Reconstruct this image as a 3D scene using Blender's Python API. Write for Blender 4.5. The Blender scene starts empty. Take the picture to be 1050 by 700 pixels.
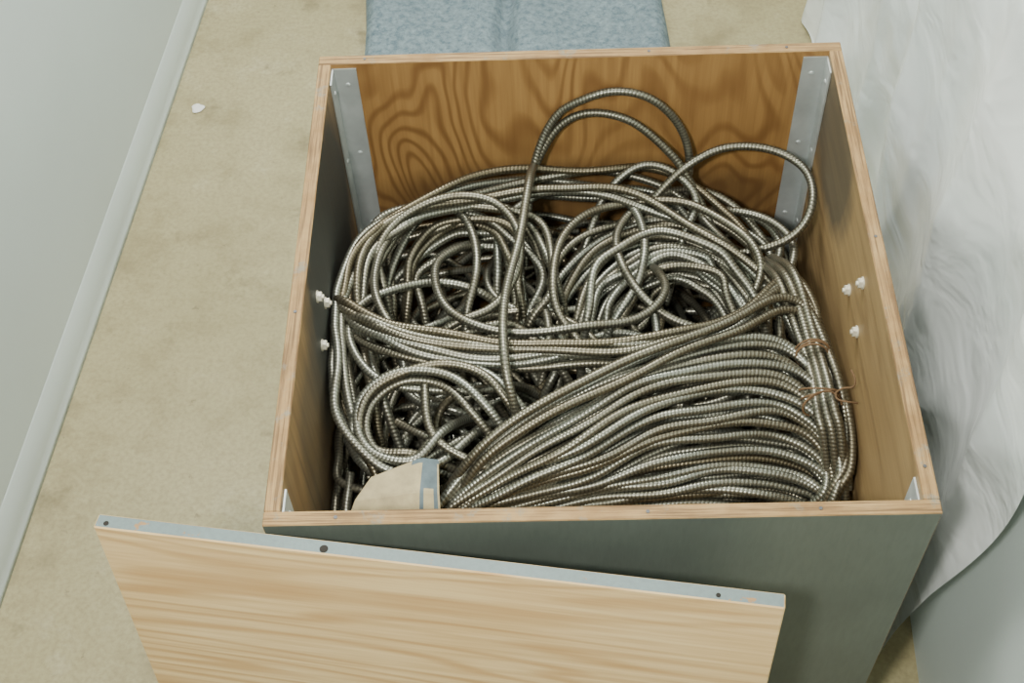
import bpy, bmesh, math, random
import numpy as np
from mathutils import Matrix, Vector
random.seed(7); rng=np.random.default_rng(7)
sc=bpy.context.scene
# ------------------------------------------------------------------ helpers
def link(o,parent=None):
    sc.collection.objects.link(o)
    if parent is not None: o.parent=parent
    return o
def empty(name):
    e=bpy.data.objects.new(name,None); e.empty_display_size=.1; return link(e)
def mat(name):
    m=bpy.data.materials.new(name); m.use_nodes=True
    nt=m.node_tree; b=nt.nodes["Principled BSDF"]; return m,nt,b
def N(nt,t,**kw):
    n=nt.nodes.new(t)
    for k,v in kw.items():
        if k in n.inputs: n.inputs[k].default_value=v
        else: setattr(n,k,v)
    return n
def L(nt,a,b): nt.links.new(a,b)
def ramp(nt,src,stops):
    r=nt.nodes.new("ShaderNodeValToRGB"); e=r.color_ramp.elements
    while len(e)<len(stops): e.new(.5)
    for i,(p,c) in enumerate(stops):
        e[i].position=p; e[i].color=(c,c,c,1) if isinstance(c,(int,float)) else (*c,1)
    L(nt,src,r.inputs[0]); return r.outputs[0]
def coords(nt,scale=(1,1,1),rot=(0,0,0),loc=(0,0,0)):
    tc=nt.nodes.new("ShaderNodeTexCoord"); mp=nt.nodes.new("ShaderNodeMapping")
    mp.inputs["Scale"].default_value=scale; mp.inputs["Rotation"].default_value=rot; mp.inputs["Location"].default_value=loc
    L(nt,tc.outputs["Object"],mp.inputs[0]); return mp.outputs[0]
def noise(nt,vec,scale,detail=4,rough=.5,dist=0):
    n=nt.nodes.new("ShaderNodeTexNoise"); n.inputs["Scale"].default_value=scale
    n.inputs["Detail"].default_value=detail; n.inputs["Roughness"].default_value=rough; n.inputs["Distortion"].default_value=dist
    L(nt,vec,n.inputs["Vector"]); return n.outputs["Fac"]
def math_(nt,op,a,b=None):
    n=nt.nodes.new("ShaderNodeMath"); n.operation=op
    for i,x in enumerate((a,b)):
        if x is None: continue
        if isinstance(x,(int,float)): n.inputs[i].default_value=x
        else: L(nt,x,n.inputs[i])
    return n.outputs[0]
def mix(nt,fac,a,b,mode='MIX'):
    n=nt.nodes.new("ShaderNodeMix"); n.data_type='RGBA'; n.blend_type=mode
    for s,x in ((0,fac),(6,a),(7,b)):
        if isinstance(x,(int,float)): n.inputs[s].default_value=x
        elif isinstance(x,tuple): n.inputs[s].default_value=(*x,1)
        else: L(nt,x,n.inputs[s])
    return n.outputs[2]
def bump(nt,b,h,strength=.2,dist=.01):
    n=nt.nodes.new("ShaderNodeBump"); n.inputs["Strength"].default_value=strength; n.inputs["Distance"].default_value=dist
    L(nt,h,n.inputs["Height"]); L(nt,n.outputs[0],b.inputs["Normal"])

# ------------------------------------------------------------------ materials
def plywood(name,grain,light,dark,deep,freq=22,stain_or_shade=None,nscale=2.2,seed=0,fib=.35,linew=.5,stretch=.28,amt=.8,calm=True):
    """rotary-cut plywood: contour lines of a stretched noise field. grain = axis index of grain."""
    m,nt,b=mat(name)
    s=[1,1,1]; s[grain]=stretch
    v=coords(nt,tuple(s),loc=(seed,seed*1.7,seed*.3))
    f=noise(nt,v,nscale,2.5,.42,.35)
    w=math_(nt,'SINE',math_(nt,'MULTIPLY',f,freq*6.283))
    w=math_(nt,'ADD',math_(nt,'MULTIPLY',w,.5),.5)
    wl=ramp(nt,w,[(0,0),(linew,.12),(1,1)])
    s2=[110,110,110]; s2[grain]=4
    fib_=noise(nt,coords(nt,tuple(s2)),1.0,3,.6)
    big=noise(nt,coords(nt,(3,3,3),loc=(seed,0,4)),1.0,3,.5)
    msk=noise(nt,coords(nt,(2.4,2.4,2.4),loc=(seed,3,1)),1.0,2,.5)
    c=mix(nt,ramp(nt,big,[(.3,0),(.7,1)]),light,dark)
    lf=math_(nt,'MULTIPLY',wl,amt)
    if calm: lf=math_(nt,'MULTIPLY',lf,ramp(nt,msk,[(.35,.35),(.6,1)]))
    c=mix(nt,lf,c,deep)
    c=mix(nt,math_(nt,'MULTIPLY',ramp(nt,fib_,[(.35,1),(.65,0)]),fib),c,deep)
    if stain_or_shade:
        for (pos,rad,col,k) in stain_or_shade:
            tc=nt.nodes.new("ShaderNodeTexCoord"); mp=nt.nodes.new("ShaderNodeMapping"); mp.vector_type='TEXTURE'
            mp.inputs["Location"].default_value=pos; mp.inputs["Scale"].default_value=rad
            L(nt,tc.outputs["Object"],mp.inputs[0])
            g=nt.nodes.new("ShaderNodeTexGradient"); g.gradient_type='SPHERICAL'; L(nt,mp.outputs[0],g.inputs[0])
            sn=noise(nt,coords(nt,(14,14,2.5)),1.6,5,.7)
            fac=ramp(nt,math_(nt,'MULTIPLY',g.outputs["Fac"],math_(nt,'ADD',sn,.4)),[(.10,0),(.34,k)])
            c=mix(nt,fac,c,col)
    L(nt,c,b.inputs["Base Color"]); b.inputs["Roughness"].default_value=.55
    bump(nt,b,fib_,.12,.003)
    return m
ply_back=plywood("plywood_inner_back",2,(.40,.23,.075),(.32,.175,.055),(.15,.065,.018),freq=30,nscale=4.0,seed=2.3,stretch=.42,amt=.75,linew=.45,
    stain_or_shade=[((.0,.75,.44),(.45,.3,.13),(.09,.05,.02),.6)])  # shade below the loops, painted into the lower back wall
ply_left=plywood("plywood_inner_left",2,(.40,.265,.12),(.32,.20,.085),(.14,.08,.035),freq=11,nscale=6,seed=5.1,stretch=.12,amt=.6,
    stain_or_shade=[((-.36,.50,.60),(.3,.30,.28),(.030,.038,.036),.96),((-.36,.22,.56),(.3,.16,.20),(.07,.06,.04),.6)])
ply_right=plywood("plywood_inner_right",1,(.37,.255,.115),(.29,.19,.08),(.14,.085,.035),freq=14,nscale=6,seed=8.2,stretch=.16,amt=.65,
    stain_or_shade=[((.36,.62,.68),(.3,.17,.14),(.06,.055,.04),.8)])
ply_lid=plywood("plywood_lid_face",0,(.80,.60,.315),(.74,.52,.245),(.46,.25,.085),freq=24,nscale=5.0,seed=1.2,fib=.50,linew=.58,stretch=.12,amt=.60)

def ply_edge():
    m,nt,b=mat("plywood_raw_edge")
    n1=noise(nt,coords(nt,(6,6,6)),3,5,.6)
    a=noise(nt,coords(nt,(10,420,10)),1,2,.6); c2=noise(nt,coords(nt,(420,10,10)),1,2,.6)
    tc=nt.nodes.new("ShaderNodeTexCoord"); sp=nt.nodes.new("ShaderNodeSeparateXYZ"); L(nt,tc.outputs["Object"],sp.inputs[0])
    side=math_(nt,'GREATER_THAN',math_(nt,'ABSOLUTE',sp.outputs[0]),W/2-T-.0005)
    mid=math_(nt,'MULTIPLY',math_(nt,'GREATER_THAN',sp.outputs[1],T),math_(nt,'LESS_THAN',sp.outputs[1],D-T))
    mx=nt.nodes.new("ShaderNodeMix"); L(nt,math_(nt,'MULTIPLY',side,mid),mx.inputs[0]); L(nt,a,mx.inputs[2]); L(nt,c2,mx.inputs[3])
    st=mx.outputs[0]
    c=mix(nt,ramp(nt,n1,[(.35,0),(.65,1)]),(.41,.26,.105),(.28,.16,.055))
    c=mix(nt,ramp(nt,st,[(.44,0),(.62,.85)]),c,(.13,.07,.026))
    n3=noise(nt,coords(nt,(14,14,14)),2.2,5,.7)
    c=mix(nt,ramp(nt,n3,[(.57,0),(.68,.65)]),c,(.20,.22,.18))
    L(nt,c,b.inputs["Base Color"]); b.inputs["Roughness"].default_value=.7; bump(nt,b,st,.2,.002); return m
W=.75; D=.768; H=.75; T=.018
edge_m=ply_edge()
def paint(name,col,wood_amt=.0,rough=.5):
    m,nt,b=mat(name)
    n1=noise(nt,coords(nt,(4,4,4)),1.5,6,.6)
    c=mix(nt,ramp(nt,n1,[(.3,0),(.7,1)]),tuple(x*.88 for x in col),tuple(x*1.1 for x in col))
    n2=noise(nt,coords(nt,(22,22,22)),1.3,4,.7)
    if wood_amt: c=mix(nt,ramp(nt,n2,[(wood_amt,0),(wood_amt+.03,1)]),c,(.34,.19,.07))
    n3=noise(nt,coords(nt,(150,150,30)),1,3,.6)
    c=mix(nt,ramp(nt,n3,[(.3,.3),(.6,0)]),c,tuple(x*.6 for x in col))
    L(nt,c,b.inputs["Base Color"]); b.inputs["Roughness"].default_value=rough
    bump(nt,b,n3,.15,.002); return m
grey_paint=paint("grey_paint",(.105,.122,.100))
lid_edge_paint=paint("lid_edge_paint",(.155,.205,.198),.64)

def galv():
    m,nt,b=mat("galvanized_steel")
    v=N(nt,"ShaderNodeTexVoronoi"); v.inputs["Scale"].default_value=90; L(nt,coords(nt),v.inputs["Vector"])
    n=noise(nt,coords(nt,(5,5,5)),2,4,.6)
    c=mix(nt,ramp(nt,n,[(.3,0),(.7,1)]),(.46,.50,.49),(.68,.72,.70))
    L(nt,c,b.inputs["Base Color"]); b.inputs["Metallic"].default_value=.55
    L(nt,ramp(nt,v.outputs["Distance"],[(0,.35),(1,.55)]),b.inputs["Roughness"]); return m
galv_m=galv()
def simple(name,col,rough=.5,metal=0.,lo=.82):
    m,nt,b=mat(name); n=noise(nt,coords(nt,(40,40,40)),1,4,.6)
    c=mix(nt,ramp(nt,n,[(.3,0),(.7,1)]),tuple(x*lo for x in col),tuple(min(1,x*1.12) for x in col))
    L(nt,c,b.inputs["Base Color"]); b.inputs["Roughness"].default_value=rough; b.inputs["Metallic"].default_value=metal; return m
bolt_m=simple("bolt_zinc",(.66,.63,.50),.4,.3)
nail_m=simple("nail_steel",(.12,.12,.12),.5,.6)
twine_m=simple("rusty_tie_wire",(.14,.08,.035),.8)

def conduit_mat():
    m,nt,b=mat("conduit_metal")
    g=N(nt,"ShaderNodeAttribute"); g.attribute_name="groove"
    t=N(nt,"ShaderNodeAttribute"); t.attribute_name="tone"
    c=mix(nt,ramp(nt,t.outputs["Fac"],[(0,0),(1,1)]),(.30,.312,.262),(.175,.152,.10))
    n=noise(nt,coords(nt,(12,12,12)),1.6,5,.6)
    c=mix(nt,ramp(nt,n,[(.42,0),(.72,.6)]),c,(.13,.105,.06))
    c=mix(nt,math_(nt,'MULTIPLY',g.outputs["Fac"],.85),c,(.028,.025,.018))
    L(nt,c,b.inputs["Base Color"]); b.inputs["Metallic"].default_value=.85
    L(nt,ramp(nt,n,[(.3,.29),(.7,.45)]),b.inputs["Roughness"]); return m
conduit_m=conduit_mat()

def floor_mat():
    m,nt,b=mat("concrete_floor")
    n1=noise(nt,coords(nt),1.6,6,.6); n2=noise(nt,coords(nt),4,9,.72); n3=noise(nt,coords(nt),120,3,.6); n4=noise(nt,coords(nt,loc=(3,1,0)),8,5,.65)
    n5=noise(nt,coords(nt,loc=(7,2,0)),26,4,.7)
    c=mix(nt,ramp(nt,n1,[(.3,0),(.7,1)]),(.335,.295,.150),(.42,.372,.21))
    c=mix(nt,ramp(nt,n2,[(.33,.8),(.50,0)]),c,(.225,.185,.09))
    c=mix(nt,ramp(nt,n2,[(.55,0),(.72,.65)]),c,(.54,.50,.335))
    c=mix(nt,ramp(nt,n4,[(.30,.75),(.40,0)]),c,(.17,.14,.07))
    c=mix(nt,ramp(nt,n5,[(.26,.7),(.34,0)]),c,(.16,.13,.07))
    c=mix(nt,ramp(nt,n3,[(.3,.45),(.6,0)]),c,(.21,.175,.09))
    L(nt,c,b.inputs["Base Color"]); b.inputs["Roughness"].default_value=.6; bump(nt,b,n3,.12,.002); return m
floor_m=floor_mat()
def wall_mat(name,col):
    m,nt,b=mat(name)
    n1=noise(nt,coords(nt),2,5,.55); n2=noise(nt,coords(nt),160,3,.6)
    c=mix(nt,ramp(nt,n1,[(.3,0),(.7,1)]),tuple(x*.94 for x in col),tuple(x*1.04 for x in col))
    L(nt,c,b.inputs["Base Color"]); b.inputs["Roughness"].default_value=.55; bump(nt,b,n2,.12,.002); return m
wall_m=wall_mat("painted_wall",(.59,.66,.63))
def sheet_mat():
    m,nt,b=mat("white_plastic_sheet")
    n1=noise(nt,coords(nt,(1,1,1)),5,4,.5,.6); n2=noise(nt,coords(nt,(12,4,6)),1.3,3,.5,.6)
    c=mix(nt,ramp(nt,n1,[(.3,0),(.7,1)]),(.72,.76,.73),(.85,.88,.85))
    L(nt,c,b.inputs["Base Color"]); b.inputs["Roughness"].default_value=.27
    bump(nt,b,n2,.42,.025); return m
sheet_m=sheet_mat()
def blanket_mat():
    m,nt,b=mat("blue_grey_felt")
    n1=noise(nt,coords(nt),70,6,.75); n2=noise(nt,coords(nt),8,4,.6)
    c=mix(nt,ramp(nt,n1,[(.32,0),(.66,1)]),(.085,.135,.165),(.28,.355,.375))
    c=mix(nt,ramp(nt,n2,[(.3,.35),(.6,0)]),c,(.12,.16,.18))
    L(nt,c,b.inputs["Base Color"]); b.inputs["Roughness"].default_value=.95; bump(nt,b,n1,.7,.01); return m
blanket_m=blanket_mat()

# ------------------------------------------------------------------ mesh helpers
def panel(name,lo,hi,mats,pick,parent,bev=.0012):
    """box panel from lo to hi; pick(normal)->slot"""
    me=bpy.data.meshes.new(name); bm=bmesh.new()
    bmesh.ops.create_cube(bm,size=1)
    lo=Vector(lo);hi=Vector(hi)
    for v in bm.verts:
        v.co=Vector([(lo[i]+hi[i])/2+v.co[i]*(hi[i]-lo[i]) for i in range(3)])
    bm.normal_update()
    for f in bm.faces: f.material_index=pick(f.normal)
    bmesh.ops.bevel(bm,geom=bm.edges[:],offset=bev,segments=1,affect='EDGES',profile=.5)
    bm.to_mesh(me); bm.free()
    for m in mats: me.materials.append(m)
    return link(bpy.data.objects.new(name,me),parent)
def mesh_obj(name,verts,faces,m,parent=None,smooth=True):
    me=bpy.data.meshes.new(name); me.from_pydata([tuple(v) for v in verts],[],faces); me.materials.append(m)
    if smooth: me.polygons.foreach_set("use_smooth",[True]*len(me.polygons))
    me.update(); return link(bpy.data.objects.new(name,me),parent)

# ------------------------------------------------------------------ wooden box
box=empty("plywood_box")
def pk(outer,inner):
    def f(n):
        if n.z>.9: return 0
        if n.dot(Vector(outer))>.9: return 1
        if n.dot(Vector(inner))>.9: return 2
        return 1
    return f
panel("front_panel",(-W/2,0,0),(W/2,T,H),[edge_m,grey_paint,ply_right],pk((0,-1,0),(0,1,0)),box)
panel("back_panel",(-W/2,D-T,0),(W/2,D,H),[edge_m,grey_paint,ply_back],pk((0,1,0),(0,-1,0)),box)
panel("left_panel",(-W/2,T,0),(-W/2+T,D-T,H),[edge_m,grey_paint,ply_left],pk((-1,0,0),(1,0,0)),box)
panel("right_panel",(W/2-T,T,0),(W/2,D-T,H),[edge_m,grey_paint,ply_right],pk((1,0,0),(-1,0,0)),box)
panel("bottom_panel",(-W/2+T,T,0),(W/2-T,D-T,T),[ply_right],lambda n:0,box)
# angle irons in the four inner corners
def angle_iron(name,cx,cy,sx,sy,top):
    t=.0022; w=.035; zb=.03; xi=cx; yi=cy
    vs=[];prof=[(0,0),(w,0),(w,t),(t,t),(t,w),(0,w)]
    for z in (zb,top):
        for a,b_ in prof: vs.append((xi+sx*a,yi+sy*b_,z))
    n=6; fs=[[i,(i+1)%n,(i+1)%n+n,i+n] for i in range(n)]+[list(range(n))[::-1],list(range(n,2*n))]
    o=mesh_obj(name,vs,fs,galv_m,box,False)
    bm=bmesh.new(); bm.from_mesh(o.data); bmesh.ops.recalc_face_normals(bm,faces=bm.faces)
    for z in (top-.03,top-.17,top-.33,top-.5):
        for (px,py,ax) in ((xi+sx*.02,yi+sy*t,'y'),(xi+sx*t,yi+sy*.02,'x')):
            r=bmesh.ops.create_uvsphere(bm,u_segments=12,v_segments=8,radius=.0042)
            for v in r['verts']:
                if ax=='y': v.co.y*=.5
                else: v.co.x*=.5
                v.co+=Vector((px,py,z))
    bm.to_mesh(o.data); bm.free()
e=.0004
angle_iron("angle_iron_back_left",-W/2+T+e,D-T-e,1,-1,.742)
angle_iron("angle_iron_back_right",W/2-T-e,D-T-e,-1,-1,.740)
angle_iron("angle_iron_front_left",-W/2+T+e,T+e,1,1,.738)
angle_iron("angle_iron_front_right",W/2-T-e,T+e,-1,1,.738)
# bolts with hex nuts through the side walls (for the handles)
def bolt(name,x,y,z,s):
    bm=bmesh.new()
    r=bmesh.ops.create_cone(bm,cap_ends=True,segments=20,radius1=.0085,radius2=.0085,depth=.0016)   # washer
    for v in r['verts']: v.co.z+=.0009
    r=bmesh.ops.create_cone(bm,cap_ends=True,segments=6,radius1=.0072,radius2=.0072,depth=.005)
    for v in r['verts']: v.co.z+=.0042
    r=bmesh.ops.create_cone(bm,cap_ends=True,segments=12,radius1=.0034,radius2=.003,depth=.003)
    for v in r['verts']: v.co.z+=.0080
    M=Matrix.Translation((x,y,z))@Matrix.Rotation(s*math.pi/2,4,'Y')
    bmesh.ops.transform(bm,matrix=M,verts=bm.verts)
    me=bpy.data.meshes.new(name); bm.to_mesh(me); bm.free(); me.materials.append(bolt_m)
    link(bpy.data.objects.new(name,me),box)
for i,(y,z) in enumerate([(.382,.676),(.414,.622),(.348,.614)]): bolt("bolt_left_%d"%i,-W/2+T,y,z,1)
for i,(y,z) in enumerate([(.417,.620),(.374,.688),(.347,.619)]): bolt("bolt_right_%d"%i,W/2-T,y,z,-1)
# nail heads in the rim
bm=bmesh.new()
for (x,y) in [(-.29,.009),(.06,.009),(.24,.009),(.366,.06),(.366,.40),(-.366,.3),(-.3,.759),(.1,.759),(.3,.759)]:
    r=bmesh.ops.create_cone(bm,cap_ends=True,segments=10,radius1=.0022,radius2=.0022,depth=.001)
    dx=random.uniform(-.01,.01) if abs(x)<.35 else 0
    for v in r['verts']: v.co+=Vector((x+dx,y,H+.0003))
me=bpy.data.meshes.new("rim_nails"); bm.to_mesh(me); bm.free(); me.materials.append(nail_m)
link(bpy.data.objects.new("rim_nails",me),box)

# ------------------------------------------------------------------ lid leaning on the box
lid=empty("plywood_box_lid")
LW=.760; LT=.0185; LH=.757
def lid_pick(n):
    if n.y<-.9: return 0
    return 1
o=panel("lid_board",(0,-LT,-LH),(LW,0,0),[ply_lid,lid_edge_paint],lid_pick,lid,.0015)
bm=bmesh.new()
for x,r_ in ((.262,.0048),(.013,.003),(.69,.0026)):
    r=bmesh.ops.create_cone(bm,cap_ends=True,segments=12,radius1=r_,radius2=r_,depth=.001)
    for v in r['verts']: v.co+=Vector((x,-.012,.0003))
me=bpy.data.meshes.new("lid_screw_holes"); bm.to_mesh(me); bm.free(); me.materials.append(simple("hole_dark",(.02,.016,.012),.9))
link(bpy.data.objects.new("lid_screw_holes",me),lid)
yaw=math.atan2(-.112,.752)
lid.matrix_world=Matrix.Translation((-.560,.0185,.752))@Matrix.Rotation(yaw,4,'Z')@Matrix.Rotation(math.radians(-7.0),4,'X')

# ------------------------------------------------------------------ flexible conduit
class Tubes:
    def __init__(s): s.V=[];s.F=[];s.G=[];s.T=[];s.n=0
    def add(s,pts,r0=.0065,step=.0013,sides=8,pitch=.0053,ridge=.12,tone=0.,wob=.0015,clamp=True):
        P=np.array(pts,float)
        E=np.vstack([2*P[0]-P[1],P,2*P[-1]-P[-2]]); out=[]
        for i in range(len(P)-1):
            p0,p1,p2,p3=E[i:i+4]; t=np.linspace(0,1,24,endpoint=False)[:,None]
            out.append(.5*((2*p1)+(-p0+p2)*t+(2*p0-5*p1+4*p2-p3)*t**2+(-p0+3*p1-3*p2+p3)*t**3))
        Q=np.vstack(out+[P[-1:]])
        for _ in range(22): Q[1:-1]=.5*Q[1:-1]+.25*(Q[:-2]+Q[2:])
        if clamp:
            Q[:,0]=np.clip(Q[:,0],-.349,.349);Q[:,1]=np.clip(Q[:,1],.026,.742);Q[:,2]=np.maximum(Q[:,2],.026)
        d=np.r_[0,np.cumsum(np.linalg.norm(np.diff(Q,axis=0),axis=1))]
        n=max(8,int(d[-1]/step)); u=np.linspace(0,d[-1],n)
        C=np.stack([np.interp(u,d,Q[:,k]) for k in range(3)],1)
        if wob:
            for k in range(3):
                C[:,k]+=wob*(np.sin(u*rng.uniform(14,26)+rng.uniform(0,6))+.5*np.sin(u*rng.uniform(30,48)+rng.uniform(0,6)))
        if clamp:
            C[:,0]=np.clip(C[:,0],-.350,.350);C[:,1]=np.clip(C[:,1],.0245,.7435)
        for _ in range(12): C[1:-1]=.5*C[1:-1]+.25*(C[:-2]+C[2:])
        Tn=np.gradient(C,axis=0);Tn/=np.linalg.norm(Tn,axis=1)[:,None]+1e-12
        a=np.array([0,0,1.]) if abs(Tn[0,2])<.9 else np.array([1.,0,0])
        Nn=np.empty_like(Tn); v=a
        for i in range(n):
            v=v-Tn[i]*np.dot(v,Tn[i]); v=v/(np.linalg.norm(v)+1e-12); Nn[i]=v
        B=np.cross(Tn,Nn)
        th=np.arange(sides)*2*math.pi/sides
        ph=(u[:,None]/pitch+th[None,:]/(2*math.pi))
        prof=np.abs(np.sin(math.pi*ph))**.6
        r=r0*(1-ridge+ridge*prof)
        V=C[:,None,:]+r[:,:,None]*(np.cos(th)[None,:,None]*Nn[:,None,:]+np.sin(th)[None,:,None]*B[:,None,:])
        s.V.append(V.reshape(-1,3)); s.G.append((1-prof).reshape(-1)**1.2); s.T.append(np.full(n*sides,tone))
        i=np.arange(n-1)[:,None]*sides; j=np.arange(sides)[None,:]; k=(j+1)%sides
        F=np.stack([i+j,i+k,i+sides+k,i+sides+j],-1).reshape(-1,4)+s.n
        s.F.append(F[:,::-1]); s.n+=n*sides
    def build(s,name,m,parent):
        V=np.vstack(s.V);F=np.vstack(s.F)
        me=bpy.data.meshes.new(name)
        me.vertices.add(len(V)); me.vertices.foreach_set("co",V.astype(np.float32).ravel())
        me.loops.add(F.size); me.loops.foreach_set("vertex_index",F.astype(np.int32).ravel())
        me.polygons.add(len(F)); me.polygons.foreach_set("loop_start",np.arange(0,F.size,4,dtype=np.int32))
        me.polygons.foreach_set("loop_total",np.full(len(F),4,dtype=np.int32))
        me.update(calc_edges=True)
        me.polygons.foreach_set("use_smooth",np.ones(len(F),dtype=bool))
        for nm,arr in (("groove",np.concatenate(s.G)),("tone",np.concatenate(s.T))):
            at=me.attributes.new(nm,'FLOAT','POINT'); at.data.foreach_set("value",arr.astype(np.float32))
        me.materials.append(m); me.validate()
        return link(bpy.data.objects.new(name,me),parent)
def G(xy,z):
    out=[]
    for a,zz in zip(xy,z): out.append((a[0]/1000,a[1]/1000,zz))
    return np.array(out)
def tails(c,n0=True,n1=True,dz=.055,ln=.07):
    """let both free ends dive into the heap"""
    c=np.array(c); out=[c]
    if n0:
        d=c[0]-c[1]; d=d/np.linalg.norm(d); out.insert(0,(c[0]+d*ln+np.array([0,0,-dz]))[None])
    if n1:
        d=c[-1]-c[-2]; d=d/np.linalg.norm(d); out.append((c[-1]+d*ln+np.array([0,0,-dz]))[None])
    return np.vstack(out)
A=G([(-84,607),(-80,667),(-68,712),(-27,741),(38,742),(102,736),(148,731),(170,707),(159,678),(145,640)],[.46,.52,.58,.652,.69,.68,.63,.57,.50,.44])
B=G([(-102,553),(-88,636),(-73,701),(-37,733),(17,740),(82,729),(141,705),(178,671),(206,616),(249,562)],[.46,.50,.56,.62,.65,.64,.59,.54,.50,.46])
C_=G([(67,631),(111,663),(163,694),(221,713),(286,706),(333,668),(338,609),(308,576),(251,573),(183,593)],[.50,.54,.58,.60,.60,.59,.58,.55,.52,.49])
D1=G([(183,619),(129,691),(25,716),(-80,705),(-183,675),(-269,625),(-323,537),(-347,436),(-347,339),(-329,258),(-292,214),(-238,195),(-187,208),(-137,256)],[.52,.52,.53,.55,.57,.58,.59,.594,.59,.58,.56,.55,.55,.54])
D2=G([(261,542),(214,649),(114,714),(10,723),(-110,693),(-225,633),(-306,546),(-336,447),(-338,344),(-321,261),(-280,196)],[.53,.53,.55,.56,.57,.585,.59,.58,.56,.54,.52])
D3=G([(318,422),(270,506),(191,584),(80,656),(-36,671),(-167,641),(-280,582),(-324,482),(-325,393),(-297,317)],[.52,.54,.56,.57,.58,.585,.59,.58,.56,.55])
E1=G([(-347,436),(-310,414),(-242,386),(-135,359),(-3,355),(116,368),(214,415),(293,475),(321,435),(331,349),(335,260),(338,204),(323,172)],[.594,.6,.6,.6,.6,.6,.59,.57,.56,.55,.54,.52,.5])
E2=G([(-346,441),(-298,386),(-216,356),(-109,346),(-3,350),(103,358),(199,397),(275,458),(302,410),(315,333),(322,261),(331,209),(317,176)],[.57,.58,.58,.58,.58,.58,.58,.57,.56,.55,.54,.50,.48])
E2[1:7,1]-=.014
F1=G([(-135,261),(-187,311),(-253,320),(-302,289),(-309,241),(-283,205),(-231,197),(-194,245)],[.58,.59,.59,.58,.57,.56,.56,.56])
F2=G([(-109,276),(-148,317),(-214,327),(-279,301),(-304,261),(-301,232),(-276,220),(-230,215)],[.58,.59,.59,.585,.575,.56,.55,.55])
Gs=G([(-75,644),(-84,550),(-105,460),(-114,368),(-109,303),(-96,260)],[.62,.62,.62,.63,.62,.58])
K=[G([(-215,146),(-149,211),(-71,258),(34,309),(142,355),(237,371),(295,343),(323,284),(336,227),(332,185)],[.50,.54,.57,.59,.59,.58,.56,.54,.52,.49]),
G([(-202,146),(-130,195),(-45,235),(58,273),(150,302),(243,314),(295,295),(321,253),(333,210),(316,168)],[.5,.54,.57,.59,.59,.58,.56,.54,.51,.48]),
G([(-190,151),(-111,186),(-20,210),(70,240),(161,260),(240,268),(291,252),(319,229),(330,197),(305,165)],[.49,.53,.56,.57,.57,.56,.55,.53,.5,.46]),
G([(-178,154),(-86,182),(5,198),(83,213),(160,222),(239,226),(291,220),(321,209),(318,183),(281,164)],[.48,.51,.53,.54,.54,.53,.52,.5,.48,.45]),
G([(-166,156),(-60,175),(18,186),(95,190),(160,195),(226,199),(279,198),(312,188),(300,173),(255,162)],[.47,.49,.5,.51,.51,.5,.49,.48,.46,.44]),
G([(-140,158),(-48,171),(31,173),(96,178),(162,179),(226,178),(266,177),(286,170),(273,156),(241,148)],[.45,.47,.48,.48,.48,.48,.47,.46,.45,.44])]
J1=G([(-77,481),(-54,557),(7,625),(97,659),(185,645),(252,574),(287,492),(304,435)],[.48,.50,.52,.53,.52,.51,.50,.48])
J2=G([(72,462),(82,490),(100,510),(132,527),(160,530),(181,522),(207,487),(219,449)],[.5,.51,.52,.53,.53,.53,.52,.5])
M1=G([(-305,512),(-298,570),(-241,628),(-153,645),(-81,612),(-54,534),(-76,469)],[.52,.55,.57,.58,.56,.54,.52])
M2=G([(-242,518),(-220,566),(-176,594),(-140,590),(-118,570),(-104,524),(-119,485)],[.51,.53,.54,.54,.54,.52,.5])
I_=G([(-286,487),(-300,536),(-266,591),(-195,622),(-130,616),(-95,567),(-95,493),(-130,440),(-192,415)],[.55,.58,.59,.6,.6,.59,.58,.57,.56])
P_=G([(7,613),(38,675),(91,706),(141,694),(176,652),(152,601)],[.5,.54,.57,.57,.55,.52])
N_=G([(-147,208),(-70,252),(20,297),(112,340),(195,380),(262,425),(306,418),(326,360),(336,290)],[.57,.60,.61,.615,.61,.595,.58,.57,.56])
Q_=G([(223,657),(285,627),(315,577),(295,521),(247,511)],[.52,.53,.53,.52,.5])
R_=G([(291,472),(308,402),(318,334),(319,263),(328,230)],[.58,.57,.56,.56,.54])

T1=Tubes()
def tone(): return float(np.clip(rng.normal(.35,.30),0,1))
def fam(curves,t):
    x=t*(len(curves)-1); i=min(int(x),len(curves)-2); f=x-i
    return curves[i]*(1-f)+curves[i+1]*f
# front right bundle
for layer,(cnt,dz) in enumerate([(16,0),(16,-.0155),(14,-.032)]):
    for i in range(cnt):
        t=(i+(.5 if layer%2 else 0)+rng.uniform(-.32,.32))/(cnt-.5)
        t=min(max(t,0),1)
        c=fam(K,t).copy(); c[:,2]+=dz+rng.uniform(-.006,.005)
        c[:,:2]+=rng.normal(0,.0030,(len(c),2))
        c[3:7,1]+=.012*math.sin(math.pi*t)+np.array([.004,.010,.012,.004])*math.sin(math.pi*t)
        c[1:3,1]-=.008*math.sin(math.pi*t)
        if layer: c[:,0]-=.004*layer
        a=c[0]+np.array([-.045,-.035,-.05]); z=c[-1]+np.array([-.05,-.025,-.04]); z2=z+np.array([-.10,-.01,-.03])
        T1.add(np.vstack([a,c,z,z2]),tone=tone(),wob=.0022)
# outer rings
for base,offs in ((D1,[(0,0,0),(.012,-.006,-.012),(.004,-.012,-.024)]),(D2,[(0,0,.004),(.013,-.010,-.010)]),(D3,[(0,0,0),(.014,-.010,-.012)])):
    for o in offs:
        c=base.copy(); m_=c.mean(0); dirs=(m_-c); dirs[:,2]=0; dirs/=np.linalg.norm(dirs,axis=1)[:,None]
        c=c+dirs*o[0]; c[:,2]+=o[2]; c[:,:2]+=rng.normal(0,.007,(len(c),2))
        T1.add(tails(c),tone=tone(),wob=.003)
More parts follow.
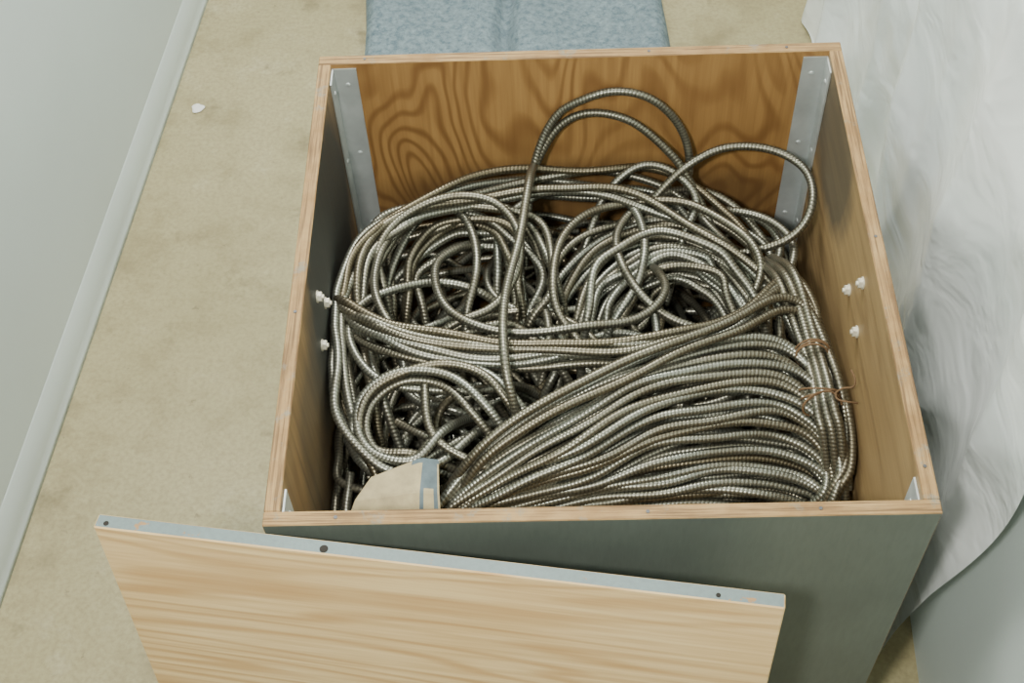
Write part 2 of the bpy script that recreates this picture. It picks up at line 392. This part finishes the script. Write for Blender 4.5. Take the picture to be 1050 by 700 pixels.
# crossing band
for i in range(7):
    t=i/6; c=E1*(1-t)+E2*t; c=c.copy(); c[:,2]+=rng.uniform(-.006,.006); c[:,:2]+=rng.normal(0,.005,(len(c),2))
    sl=slice(0,len(c)) if i%2==0 else slice(1,len(c)-rng.integers(0,3))
    T1.add(tails(c[sl]),tone=tone(),wob=.0025)
for c,o in ((F1,0),(F2,0),(F1,.02),(F2,-.016)):
    c=c.copy(); m_=c.mean(0); d=(m_-c); d[:,2]=0; c+=d*o*8; c[:,2]-=abs(o)*.6; T1.add(tails(c),tone=tone())
T1.add(tails(Gs),tone=.5); T1.add(A,tone=.35); T1.add(B,tone=.5); T1.add(C_,tone=.45); T1.add(tails(I_),tone=.5); T1.add(tails(P_),tone=.3)
T1.add(tails(N_),tone=.65); T1.add(tails(N_+np.array([.008,-.013,-.01])),tone=.75)
c=Q_.copy(); T1.add(tails(c),tone=.4); T1.add(tails(c+np.array([-.015,.02,-.02])),tone=.2); T1.add(tails(c+np.array([-.03,0,-.03])),tone=.2)
for o in (0,.013,.027): T1.add(tails(R_+np.array([-o*.7,0,-o*.4+.01])),tone=.55)
for layer in range(3):
    for i in range(8):
        t=(i+layer*.33)/8.; c=J1*(1-t)+J2*t; c=c.copy(); c[:,2]+=-.014*layer+rng.uniform(-.006,.004)-.01; c[:,:2]+=rng.normal(0,.006,(len(c),2))
        c[:,0]+=rng.normal(0,.012)*(layer>0); T1.add(tails(c),tone=tone())
for layer in range(2):
    for i in range(4):
        t=(i+layer*.5)/4.; c=M1*(1-t)+M2*t; c=c.copy(); c[:,2]+=-.018*layer+rng.uniform(-.01,.006)-.008; c[:,:2]+=rng.normal(0,.012,(len(c),2))
        T1.add(tails(c),tone=tone())
# larger loose loops lying across the left and middle of the heap
for (cx,cy,rx,ry,a0,span,z) in [(-.17,.50,.13,.16,.3,5.2,.585),(-.05,.50,.17,.12,2.2,4.4,.58),(.10,.50,.15,.15,-.4,4.4,.575),(-.20,.40,.13,.10,1.0,4.6,.575),(.12,.43,.12,.11,.2,3.2,.60),(-.02,.56,.11,.13,-1.,4.2,.57),(.17,.56,.12,.13,.4,4.5,.56),(-.12,.30,.10,.11,.5,4.4,.57),(-.24,.52,.09,.13,-.6,4.4,.575)]:
    pts=[]
    n=9
    for k in range(n):
        a=a0+span*k/(n-1); pts.append((cx+rx*math.cos(a)+rng.normal(0,.004),cy+ry*math.sin(a)+rng.normal(0,.004),z-.05*(abs(k/(n-1)-.5)*2)**3-.03*max(0,(cy+ry*math.sin(a)-.52)/.2)))
    T1.add(tails(pts),tone=tone(),wob=.0025)
# loosely tangled middle fill, following the height of the heap
def hf(x,y):
    h=.535-.06*max(0,(y-.45)/.3)-.035*max(0,x/.35)-.02*max(0,(.25-y)/.25)
    if x>-.15 and y<.34: h-=.10
    return h
for i in range(125):
    rx=rng.uniform(.09,.23); ry=rx*rng.uniform(.6,1.0)
    cx=rng.uniform(-.40+rx,.38-rx*.9); cy=rng.uniform(.04+ry*.8,.75-ry)
    if cx>0 and cy<.32: cx-=.22
    dep=rng.uniform(.015,.17); a0=rng.uniform(0,6.28); span=rng.uniform(3.2,6.2); rot=rng.uniform(0,3.14)
    tx,ty=rng.normal(0,.05,2); pts=[]
    n=max(6,int(span*2.2))
    for k in range(n):
        a=a0+span*k/(n-1); ex=rx*math.cos(a); ey=ry*math.sin(a)
        x=cx+ex*math.cos(rot)-ey*math.sin(rot); y=cy+ex*math.sin(rot)+ey*math.cos(rot)
        x=min(max(x,-.345),.345); y=min(max(y,.03),.738)
        z=hf(x,y)-dep+tx*ex+ty*ey+.004*math.sin(3*a)-.03*abs(k/(n-1)-.5)*2
        z=min(z,hf(x,y))
        if x<-.17 and y<.23: z=min(z,.505)
        pts.append((x,y,z))
    T1.add(pts,tone=tone(),step=.0017,sides=7,wob=.002)
T2=Tubes()
for i in range(110):   # the deep part of the heap down to the box floor
    rx=rng.uniform(.14,.30); ry=rng.uniform(.14,.30); z0=.03+.35*i/110; a0=rng.uniform(0,6.28)
    pts=[(min(max(rx*math.cos(a0+k*.7)+rng.normal(0,.01),-.345),.345),min(max(.384+ry*math.sin(a0+k*.7)+rng.normal(0,.01),.03),.738),z0+rng.uniform(-.006,.006)) for k in range(9)]
    T2.add(pts,step=.012,sides=6,tone=tone(),wob=0,ridge=.0)
conduit=empty("flexible_metal_conduit")
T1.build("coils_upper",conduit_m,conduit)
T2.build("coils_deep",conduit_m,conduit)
# rusty tie wire round the bundle at the right
TW=Tubes()
for k in range(4):
    cx,cy,cz=.326,.268+k*.006,.566
    pts=[(cx-.02+.0*k+.026*math.cos(a),cy+.008*math.sin(a*1.3+k),cz+.022*math.sin(a)) for a in np.linspace(0,6.6,12)]
    TW.add(pts,r0=.0014,step=.003,sides=6,ridge=0,tone=1,wob=.001)
TW.add([(.322,.268,.588),(.332,.272,.60),(.343,.262,.605),(.346,.27,.615),(.340,.285,.618)],r0=.0013,step=.003,sides=6,ridge=0,tone=1)
TW.add([(.322,.268,.588),(.318,.25,.60),(.330,.24,.61),(.345,.245,.60)],r0=.0013,step=.003,sides=6,ridge=0,tone=1)
for k in range(3):
    pts=[(.305+.024*math.cos(a),.345+.004*k+.006*math.sin(a),.568+.022*math.sin(a)) for a in np.linspace(0,6.6,12)]
    TW.add(pts,r0=.0014,step=.003,sides=6,ridge=0,tone=1,wob=.001)
TW.build("tie_wire",twine_m,conduit)

# ------------------------------------------------------------------ folded cardboard tag (tied to the coil) with a cloth-tape end
tag_m=simple("tag_cardboard",(.43,.36,.20),.75,0,.72); tape=simple("tag_cloth_tape",(.12,.165,.18),.7,0,.55)
def tag_pt(u,v):
    l=Vector((-.320,.088,0)).lerp(Vector((-.284,.164,0)),v); r=Vector((-.192,.088,0)).lerp(Vector((-.198,.182,0)),v)
    p_=l.lerp(r,u)
    if v>.5: p_.y+=.010*(v-.5)*2*(1-abs(u-.78)/.78)
    z=.582+.010*u-.028*max(0,.52-v)/.52-.006*max(0,v-.52)/.48
    z-=.012*max(0,(u-.72))/.28
    return Vector((p_.x,p_.y,z))
nu,nv=44,30; vs=[tag_pt(i/nu,j/nv) for i in range(nu+1) for j in range(nv+1)]
fs=[[i*(nv+1)+j,(i+1)*(nv+1)+j,(i+1)*(nv+1)+j+1,i*(nv+1)+j+1] for i in range(nu) for j in range(nv)]
tag=mesh_obj("cardboard_tag",vs,fs,tag_m,None,False); tag.data.materials.append(tape)
for k,f in enumerate(tag.data.polygons):
    i,j=divmod(k,nv)
    u=i/nu; v=j/nv
    if .76<u<.97 and not (.80<u<.93 and v<.55) or (v>.90 and u>.6): f.material_index=1
s_=tag.modifiers.new("thick",'SOLIDIFY'); s_.thickness=.006; s_.offset=-1

# ------------------------------------------------------------------ room
fl=mesh_obj("floor",[(-1.6,-2.2,0),(1.6,-2.2,0),(1.6,5,0),(-1.6,5,0)],[[0,1,2,3]],floor_m,None,False)
def lx(y): return -.985+(y-.3)*(.142/1.529)
def rx_(y): return .456+(y-.164)*(.08/1.604)
def wall(name,fx,off,th,z1,m):
    y0,y1=-2.2,5
    vs=[];
    for z in (0,z1):
        vs+=[(fx(y0)+off,y0,z),(fx(y1)+off,y1,z),(fx(y1)+off+th,y1,z),(fx(y0)+off+th,y0,z)]
    fs=[[0,1,5,4],[1,2,6,5],[2,3,7,6],[3,0,4,7],[4,5,6,7],[0,3,2,1]]
    o=mesh_obj(name,vs,fs,m,None,False)
    bm=bmesh.new();bm.from_mesh(o.data);bmesh.ops.recalc_face_normals(bm,faces=bm.faces);bm.to_mesh(o.data);bm.free(); return o
wall("wall_left",lx,-.006,-.1,2.7,wall_m)
wall("wall_right",rx_,.07,.1,2.7,wall_m)
prof=[(0,.0),(.008,.0),(.004,.008),(.0025,.03),(.0015,.10),(0,.102)]
vs=[];ny=40
for j in range(ny+1):
    y=-2.2+7.2*j/ny
    for a,z in prof: vs.append((lx(y)-.006+a,y,z))
fs=[[j*6+i,j*6+i+1,(j+1)*6+i+1,(j+1)*6+i] for j in range(ny) for i in range(5)]
mesh_obj("baseboard_left",vs,fs,wall_m)
bm=bmesh.new(); r=bmesh.ops.create_icosphere(bm,subdivisions=3,radius=.014)
for v in bm.verts:
    a=math.atan2(v.co.y,v.co.x); k=1+.12*math.sin(3*a+1)+.06*math.sin(5*a)
    v.co=Vector((v.co.x*k,v.co.y*k,v.co.z*.25))+Vector((-.815,1.459,.003))
me=bpy.data.meshes.new("plaster_crumb"); bm.to_mesh(me); bm.free(); me.materials.append(simple("plaster",(.8,.79,.74),.8)); link(bpy.data.objects.new("plaster_crumb",me))

# ------------------------------------------------------------------ draped white sheet on the right
ns,nz=320,190; vs=[]
ph=rng.uniform(0,6.28,20)
def ridge(v): return 1-2*abs(math.sin(v*.5))   # creased fold profile
for i in range(ns+1):
    for k in range(nz+1):
        z=2.3*(k/nz)
        s=(i/ns)
        y=.128-.085*min(z/.7,1.6)+.008*math.sin(z*7)+3.6*s
        d=.024*math.sin(y*8+ph[0]+1.2*math.sin(z*1.3+ph[1]))*(.7+.3*math.sin(y*2.1))
        d+=.017*ridge(y*20+ph[2]+1.8*math.sin(z*1.6+ph[3]))
        d+=.007*ridge(z*9+2.5*math.sin(y*2.6+ph[4])+ph[5])
        d+=.005*ridge(z*17+y*9+3*math.sin(y*4+ph[6]))
        d+=.004*ridge(y*37+z*7+ph[7]+2.5*math.sin(z*3))
        cw=math.exp(-((y-.12)/.20)**2)*math.exp(-(z/.45)**2)
        x=rx_(y)+.014-d*(.95*(1-cw))-.022*cw
        x=min(x,rx_(y)+.066)
        zz=z+(.006+.006*math.sin(y*17))*(k==0)
        vs.append((x,y,zz+.002))
fs=[[i*(nz+1)+k,(i+1)*(nz+1)+k,(i+1)*(nz+1)+k+1,i*(nz+1)+k+1] for i in range(ns) for k in range(nz)]
mesh_obj("plastic_sheet",vs,fs,sheet_m)

# ------------------------------------------------------------------ folded blue-grey blanket on the floor behind the box
nx,ny=90,110; vs=[]
def bl(x,y,top):
    u=(x+.46)/.69; v=(y-.95)/1.15
    ex=min(u,1-u)*.69; ey=min(v,1-v)*1.15
    e_=min(1,max(0,min(ex,ey))/.03); h=.055*math.sqrt(max(0,1-(1-e_)**2))
    if not top: return .001
    crease=-.034*math.exp(-((x+.11+.03*math.sin(y*5))/.022)**2)
    return .002+h+(crease+.006*math.sin(x*21+y*6)+.005*math.sin(y*17+x*5))*e_
for top in (1,0):
    for i in range(nx+1):
        for j in range(ny+1):
            x=-.46+.69*i/nx; y=.95+1.15*j/ny
            xo=.008*math.sin(y*9)*(1 if i in(0,nx) else .5)
            vs.append((x+xo,y,bl(x,y,top)))
o0=(nx+1)*(ny+1)
fs=[[i*(ny+1)+j,(i+1)*(ny+1)+j,(i+1)*(ny+1)+j+1,i*(ny+1)+j+1] for i in range(nx) for j in range(ny)]
fs+=[[q+o0 for q in f[::-1]] for f in fs]
mesh_obj("moving_blanket",vs,fs,blanket_m)

# ------------------------------------------------------------------ lights
def area(name,loc,target,size,power,col,sy=None):
    l=bpy.data.lights.new(name,'AREA'); l.size=size; l.energy=power; l.color=col
    if sy: l.shape='RECTANGLE'; l.size_y=sy
    o=link(bpy.data.objects.new(name,l)); o.location=loc
    o.rotation_euler=(Vector(target)-Vector(loc)).to_track_quat('-Z','Y').to_euler(); return o
area("ceiling_lamp",(-.25,1.6,2.60),(-.25,.9,0),.30,68,(1,.99,.94),1.3)
area("flash_lamp",(-.40,-.90,2.35),(0,.4,.4),.14,46,(1,.98,.92))
w=bpy.data.worlds.new("world"); sc.world=w; w.use_nodes=True
bg=w.node_tree.nodes["Background"]; bg.inputs[0].default_value=(.93,1,.98,1); bg.inputs[1].default_value=.45

# ------------------------------------------------------------------ camera
p,yw,rl=.9333,.0455,-.0588
sp,cp=math.sin(p),math.cos(p)
R=Matrix(((math.cos(yw),-math.sin(yw),0),(math.sin(yw),math.cos(yw),0),(0,0,1)))@Matrix(((1,0,0),(0,sp,-cp),(0,cp,sp)))@Matrix(((math.cos(rl),-math.sin(rl),0),(math.sin(rl),math.cos(rl),0),(0,0,1)))
cd=bpy.data.cameras.new("camera"); co=link(bpy.data.objects.new("camera",cd))
co.matrix_world=Matrix.Translation((-.0525,-.7243,2.0622))@R.to_4x4()
cd.sensor_width=36; cd.lens=1380.93*36/1050; cd.clip_start=.05
sc.camera=co
